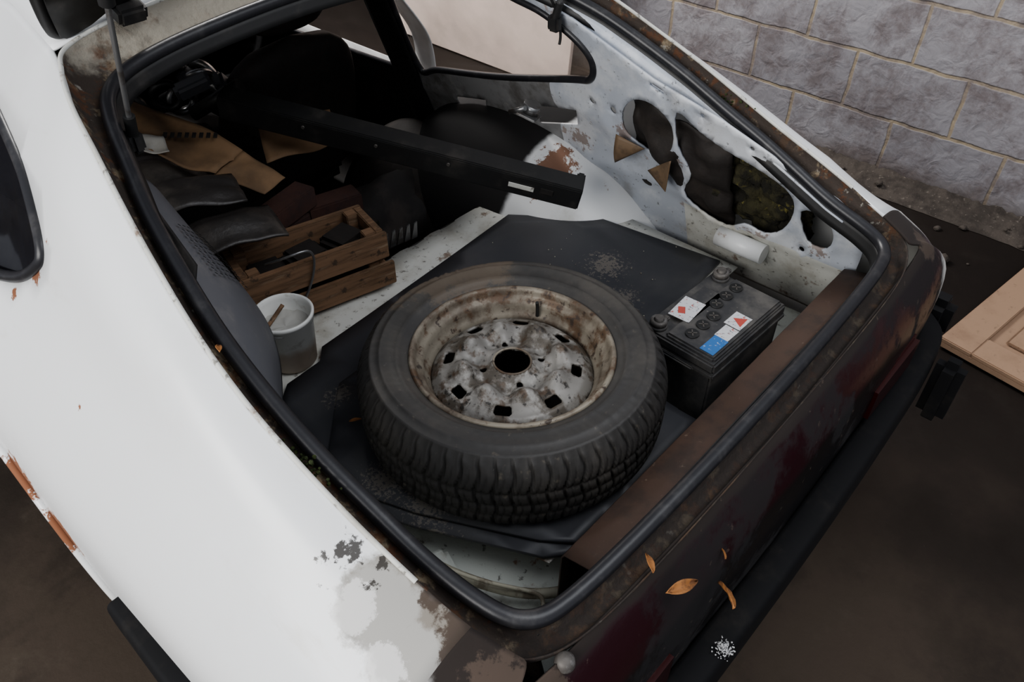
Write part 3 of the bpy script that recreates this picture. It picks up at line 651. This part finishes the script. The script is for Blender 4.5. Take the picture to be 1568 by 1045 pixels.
# ================================================================ BATTERY
bt=empty('car_battery',(1.170,.510,.482)); bt.rotation_euler=(0,0,math.radians(-2.5))
BL,BW=.262,.172
box('case',(0,0,.075),(BL-.012,BW-.012,.15),m_batt,bt,bev=.004)
box('case_lip',(0,0,.150),(BL,BW,.012),m_batt,bt,bev=.003)
box('lid',(0,0,.167),(BL-.004,BW-.004,.022),m_batt,bt,bev=.004)
box('lid_raised',(0,-.022,.180),(BL-.02,BW-.062,.014),m_batt,bt,bev=.004)
box('lid_mid_bridge',(0,.04,.180),(.11,.05,.014),m_batt,bt,bev=.004)
for i in range(6):
    x=-.09+.036*i; yy=.012 if i>2 else -.006
    cyl('cell_cap_%d'%(i+1),(x,yy,.188),.0135,.005,m_blackp,bt,seg=20)
    box('cap_cross_a_%d'%(i+1),(x,yy,.1905),(.018,.0025,.002),m_lead,bt,rot=(0,0,.7),bev=0)
    box('cap_cross_b_%d'%(i+1),(x,yy,.1905),(.018,.0025,.002),m_lead,bt,rot=(0,0,.7+math.pi/2),bev=0)
for k,x in enumerate((-.108,.108)):
    cyl('terminal_base_%d'%(k+1),(x,.060,.181),.018,.008,m_batt,bt)
    cyl('terminal_post_%d'%(k+1),(x,.060,.192),.010,.020,m_lead,bt,r2=.0085)
    lathe('terminal_clamp_%d'%(k+1),[(.010,-.006),(.016,-.006),(.017,0),(.016,.006),(.010,.006)],m_lead,bt,24,(x,.060,.190))
    box('clamp_bolt_%d'%(k+1),(x+.018,.055,.190),(.012,.012,.010),m_lead,bt,bev=.002)
box('carry_handle_left',(-BL/2-.003,0,.150),(.008,.09,.008),m_batt,bt,bev=.003)
box('carry_handle_right',(BL/2+.003,0,.150),(.008,.09,.008),m_batt,bt,bev=.003)
box('label_maker',(-.036,.044,.1882),(.070,.046,.0008),m_stk_w,bt,bev=0,rot=(0,0,.1))
box('label_red_spot',(-.046,.050,.1890),(.020,.014,.0006),m_stk_r,bt,bev=0,rot=(0,0,.6))
box('label_blue_strip',(-.088,-.054,.1880),(.052,.030,.0008),m_stk_b,bt,bev=0)
box('label_white_strip',(-.042,-.052,.1880),(.040,.030,.0008),m_stk_w,bt,bev=0)
box('label_warning_sheet',(.004,-.048,.1880),(.046,.036,.0006),m_stk_w,bt,bev=0)
meshobj('label_warning_triangle',[(-.010,-.061,.1886),(.021,-.059,.1886),(.005,-.036,.1886)],[[0,1,2]],m_stk_r,bt,False)
# ================================================================ CRATE
ct=empty('wooden_crate',(.752,1.282,.545)); ct.rotation_euler=(0,0,math.radians(-14))
CL,CW=.33,.13
for sy in (-1,1):
    box('side_slat_top_%d'%(sy+2),(0,sy*(CW/2),.116),(CL,.012,.064),m_wood,ct,bev=.002,rot=(.03*sy,0,0))
    box('side_slat_low_%d'%(sy+2),(.01,sy*(CW/2),.037),(CL,.012,.060),m_wood,ct,bev=.002)
for sx in (-1,1):
    box('end_board_top_%d'%(sx+2),(sx*(CL/2-.012),0,.110),(.018,CW-.016,.080),m_wood,ct,bev=.002)
    box('end_board_low_%d'%(sx+2),(sx*(CL/2-.012),0,.035),(.018,CW-.016,.055),m_wood,ct,bev=.002)
    for sy in (-1,1): box('corner_post_%d_%d'%(sx+2,sy+2),(sx*(CL/2-.034),sy*(CW/2-.020),.075),(.026,.026,.150),m_wood,ct,bev=.002)
for i in range(3): box('bottom_slat_%d'%i,(0,-.042+.042*i,.006),(CL-.03,.036,.008),m_wood,ct,bev=.001)
for i in range(3): box('dark_offcut_%d'%i,(-.09+.09*i,.0,.065+.01*i),(.085,.08,.10),m_seat,ct,bev=.01,rot=(0,0,.2*i))
tube('wire_loop',[(-.10,-.045,.155),(-.08,-.075,.175),(-.04,-.092,.19),(-.01,-.082,.18),(-.005,-.078,.14),(-.03,-.080,.08),(-.06,-.078,.04)],.0028,m_metal,ct)
bk=empty('brick_pile',(.86,1.450,.59))
for i,(x,y,z,r) in enumerate([(-.06,.0,.028,.1),(.09,.0,.028,-.25),(-.03,.0,.082,.25)]):
    box('brick_%d'%i,(x,y,z),(.14,.06,.052),m_brick,bk,rot=(0,0,r),bev=.004)
# ================================================================ PAINT POT
pp=empty('paint_pot',(.594,1.146,.541)); pp.scale=(1.06,1.06,1.0)
lathe('tub',[(.0,.002),(.043,.002),(.046,.006),(.054,.118),(.057,.120),(.058,.127),(.055,.130),(.052,.127),(.050,.118),(.044,.012),(.0,.010)],m_pot,pp,48)
lathe('dried_paint',[(.0,.090),(.02,.093),(.035,.089),(.050,.092)],m_paper,pp,40,fn=lambda r,z,a,j:(r,z+.008*noise.noise(V((r*80*math.cos(a),r*80*math.sin(a),1)))))
tube('stirring_stick',[(-.03,.02,.092),(.02,.03,.116)],.004,m_wood,pp,sm=False)
tube('wire_handle',[(-.057,0,.12),(-.055,-.035,.11),(0,-.060,.102),(.05,-.04,.11),(.057,0,.12)],.0016,m_metal,pp)
# ================================================================ LOOSE ITEMS
def sheet(name,pts,mat,th=.003,bend=.01,parent=None,seed=0,n=14):
    a,b,c,d=[V(p) for p in pts]
    nrm=(b-a).cross(d-a).normalized()
    def fn(u,v): return a.lerp(b,u).lerp(d.lerp(c,u),v)+nrm*bend*(noise.noise(V((u*2.2+seed,v*2.2,seed)))*2+math.sin(u*3+seed)*.5)
    return grid(name,fn,n,n,mat,parent,th=th)
cb=empty('cardboard_box_flap')
sheet('flap_main',[(.585,1.62,.86),(.69,1.47,.81),(.78,1.50,.82),(.69,1.78,.88)],m_card,parent=cb,bend=.010)
sheet('flap_side',[(.69,1.48,.805),(.78,1.50,.815),(.81,1.40,.775),(.745,1.385,.77)],m_card,parent=cb,bend=.004,seed=2)
for i in range(8):
    box('print_mark_%d'%i,(.665+.012*i,1.60-.008*i,.866-.002*i),(.008,.016,.002),m_dark,cb,rot=(.2,.1,-.7),bev=0)
sheet('paper_flap',[(.57,1.60,.872),(.64,1.545,.855),(.66,1.60,.866),(.60,1.66,.88)],m_paper,bend=.004,seed=4,th=.002,parent=cb)
sheet('cardboard_sheet',[(.85,1.535,.745),(1.04,1.50,.745),(1.09,1.60,.77),(.93,1.68,.81)],m_card,bend=.010,seed=3)
fv=empty('vinyl_trim_pieces')
def fold(name,p0,p1,w,amp,mat,seed=0):
    p0=V(p0);p1=V(p1); d=(p1-p0); s=d.cross(V((0,0,1))).normalized()
    def fn(u,v): return p0+d*u+s*w*(v-.5)+V((0,0,amp*math.sin(u*math.pi)*math.cos((v-.5)*2.4)+.012*noise.noise(V((u*3+seed,v*3,seed)))))
    grid(name,fn,20,14,mat,fv,th=.005)
fold('vinyl_lower',(.51,1.36,.755),(.715,1.30,.755),.13,.035,m_cloth,1)
fold('vinyl_upper',(.48,1.47,.81),(.70,1.40,.80),.12,.03,m_cloth,2)
fold('vinyl_back',(.50,1.62,.80),(.72,1.56,.76),.16,.04,m_cloth,5)
fold('vinyl_bottom',(.44,1.38,.66),(.60,1.40,.62),.22,.03,m_cloth,7)
fold('vinyl_far',(.55,1.80,.78),(.85,1.74,.74),.16,.05,m_cloth,9)
bb=empty('parcel_shelf_beam'); a=V((.82,1.64,.86)); b=V((1.285,.945,.69)); d=(b-a); L=d.length
bb.location=(a+b)/2; bb.rotation_euler=(math.radians(12),-math.asin(d.z/L),math.atan2(d.y,d.x))
box('web',(0,0,0),(L,.010,.058),m_blackp,bb,bev=.003)
box('flange_top',(0,.022,.028),(L,.05,.007),m_blackp,bb,bev=.003)
box('flange_bottom',(0,.016,-.028),(L,.04,.007),m_blackp,bb,bev=.003)
box('label_patch',(L/2-.14,-.0065,.0),(.06,.002,.012),m_white_dirty,bb,bev=0)
box('slot_mark',(L/2-.08,-.0065,.004),(.03,.002,.014),m_dark,bb,bev=0)
box('end_bracket',(L/2-.01,.03,0),(.02,.06,.06),m_blackp,bb,bev=.004)
for i in range(3): cyl('rivet_%d'%i,(-L/2+.2+.17*i,-.006,.012),.004,.005,m_lead,bb,rot=(math.pi/2,0,0),seg=12)
zz=[];zf=[]
for i in range(6):
    x=.95+.02*i; s=len(zz); zz+=[(x,1.30-.004*i,.545),(x+.018,1.298-.004*i,.545),(x+.010,1.285-.004*i,.60),(x+.002,1.287-.004*i,.595)]; zf.append([s,s+1,s+2,s+3])
o=meshobj('serrated_metal_strip',zz,zf,m_metal,None,False); solid(o,.003)
sc=empty('scrap_engine_parts',(.80,1.92,.70))
for i in range(24):
    x=random.uniform(-.18,.2); y=random.uniform(-.12,.2); z=random.uniform(.0,.15)
    k=i%3
    if k==0:
        o=lathe('ring_%d'%i,[(.035+.010*math.cos(t*math.pi/4),.010*math.sin(t*math.pi/4)) for t in range(9)],m_metal if i%2 else m_blackp,sc,24,(x,y,z)); o.rotation_euler=(random.random()*3,random.random()*3,0)
    elif k==1: cyl('pipe_%d'%i,(x,y,z),.018,.16,m_metal if i%2 else m_blackp,sc,(random.random()*3,random.random()*3,0))
    else: box('bracket_%d'%i,(x,y,z),(.09,.05,.03),m_trim,sc,(random.random(),random.random(),random.random()*3),bev=.008)
box('scrap_support_block',(.0,.02,-.20),(.40,.34,.36),m_dark,sc,bev=.03)
def rag(u,v):
    y=.94-.26*u; z=.90-.26*v-.05*u; p=rin(y,z); n=noise.noise(V((u*4,v*4,3)))
    return p+V((.02+.035*n-.03*math.sin(u*math.pi)*math.sin(v*math.pi),0,.015*noise.noise(V((u*6,v*6,9)))))
grid('torn_black_lining',rag,26,22,m_seat,car,th=.003)
def ins(u,v):
    y=.74-.24*u; z=.84-.20*v-.03*u; p=rin(y,z); n=noise.fractal(V((u*5,v*5,3)),1,2,4)
    return p+V((.045+.035*n,0,0))
grid('insulation_wadding',ins,40,34,m_insul,car,th=.01)
tp=empty('brown_tape_flaps')
def flap(nm,a,b,c):
    a,b,c=V(a),V(b),V(c); n=(b-a).cross(c-a).normalized()
    def fn(u,v): 
        q=a.lerp(b,u).lerp(c,v); return q+n*.012*math.sin(u*2.5)*(1-v)
    grid(nm,fn,8,8,m_tape,tp,th=.002)
flap('tape_1',rin(.955,.80)+V((-.035,0,0)),rin(.955,.725)+V((-.05,0,0)),rin(.88,.785)+V((-.03,0,0)))
flap('tape_2',rin(.87,.73)+V((-.04,0,0)),rin(.80,.79)+V((-.05,0,0)),rin(.81,.70)+V((-.06,0,0)))
lt=empty('latch_bracket',(1.36,1.17,.80))
box('plate',(0,0,0),(.06,.05,.006),m_metal,lt,rot=(.3,.2,.4),bev=.002)
cyl('drum',(.01,0,.015),.022,.02,m_metal,lt,rot=(.3,.2,0)); cyl('pin',(-.03,.01,.02),.006,.05,m_metal,lt,rot=(1.1,.2,0))
hs=empty('drain_hose')
tube('hose',[(.44,.66,.535),(.46,.57,.52),(.49,.50,.512),(.53,.43,.505),(.58,.40,.50)],.009,m_rope,hs)
tube('thin_rod',[(.43,.64,.56),(.455,.55,.545),(.50,.47,.53),(.535,.43,.52),(.54,.41,.51),(.51,.40,.505)],.0035,m_rope,hs)
box('floor_ridge',(.44,.50,.488),(.05,.26,.025),m_grgrn,hs,rot=(0,0,-.35),bev=.01)
box('white_plastic_clip',(1.005,.47,.50),(.03,.05,.03),m_white_dirty,None,rot=(.3,.2,.5),bev=.006)
def leaf(name,loc,L,rot,mat=m_leaf):
    def fn(u,v):
        w=.34*L*math.sin(math.pi*min(1,u*1.02))**.8*(1-.3*u)
        return V(((u-.5)*L,(v-.5)*w,.25*L*(abs(v-.5)*.6)+.10*L*math.sin(u*3)+.03*L*noise.noise(V((u*5,v*5,L*90)))))
    o=grid(name,fn,12,6,mat,None,th=.0008); o.location=loc; o.rotation_euler=rot; return o
for i,(x,y,z,L,r) in enumerate([(.53,.245,.80,.032,(.3,.2,.9)),(.55,.205,.765,.055,(.5,.3,-.3)),(.618,.168,.70,.052,(.9,.3,.9)),(.302,.77,1.0,.026,(.3,.4,1.2)),(.552,.89,.575,.024,(.2,0,-.6)),(.66,.20,.72,.02,(.9,.2,.8))]):
    leaf('dead_leaf',(x,y,z),L,r)
def clump(name,ctr,n,s,mat,spread,par=None):
    bm=bmesh.new()
    for i in range(n):
        p=V(ctr)+V([random.gauss(0,spread[k]) for k in range(3)])
        bmesh.ops.create_icosphere(bm,subdivisions=1,radius=s*random.uniform(.4,1.1),matrix=Matrix.Translation(p))
    me=D.meshes.new(name); bm.to_mesh(me); bm.free(); me.materials.append(mat); o=D.objects.new(name,me); return link(o,par)
clump('moss_clump',(.302,.62,.900),60,.0035,m_moss,(.004,.026,.008))
clump('moss_clump',(1.465,.72,.942),50,.0035,m_moss,(.004,.02,.005))
clump('cobweb_fluff',(.647,.152,.532),200,.0014,m_fluff,(.006,.006,.005))
clump('boot_crumbs',(1.15,.80,.556),60,.0020,m_rope,(.16,.12,.0005),bd)
# ================================================================ LIGHT
w=D.worlds.new('world'); bpy.context.scene.world=w; w.use_nodes=True
w.node_tree.nodes['Background'].inputs[0].default_value=(.86,.90,1,1); w.node_tree.nodes['Background'].inputs[1].default_value=.48
def area(name,loc,target,size,energy,colr):
    l=D.lights.new(name,'AREA'); l.shape='RECTANGLE'; l.size=size[0]; l.size_y=size[1]; l.energy=energy; l.color=colr
    o=D.objects.new(name,l); o.location=loc; o.rotation_euler=(V(target)-V(loc)).to_track_quat('-Z','Y').to_euler(); col.objects.link(o)
area('garage_door_daylight',(-2.6,.6,2.3),(.9,.7,.6),(2.6,1.8),108,(1,.98,.95))
area('skylight',(1.2,-.6,3.2),(1.0,1.0,.6),(2.0,1.4),28,(.95,.97,1))
area('board_wall_fill',(1.9,3.3,2.7),(3.0,2.9,.5),(1.4,.8),105,(1,.97,.94))  # added unseen fill lamp, brightens the pale board and right wall
# ================================================================ CAMERA
cam=D.cameras.new('camera'); cam.sensor_width=36; cam.lens=28.0; cam.clip_start=.02
co=D.objects.new('camera',cam); col.objects.link(co)
co.location=(0,0,1.68); co.rotation_euler=(math.radians(48),0,math.radians(-48))
bpy.context.scene.camera=co
bpy.context.scene.view_settings.view_transform='AgX'
bpy.context.scene.view_settings.look='AgX - Medium High Contrast'
bpy.context.scene.view_settings.exposure=.15
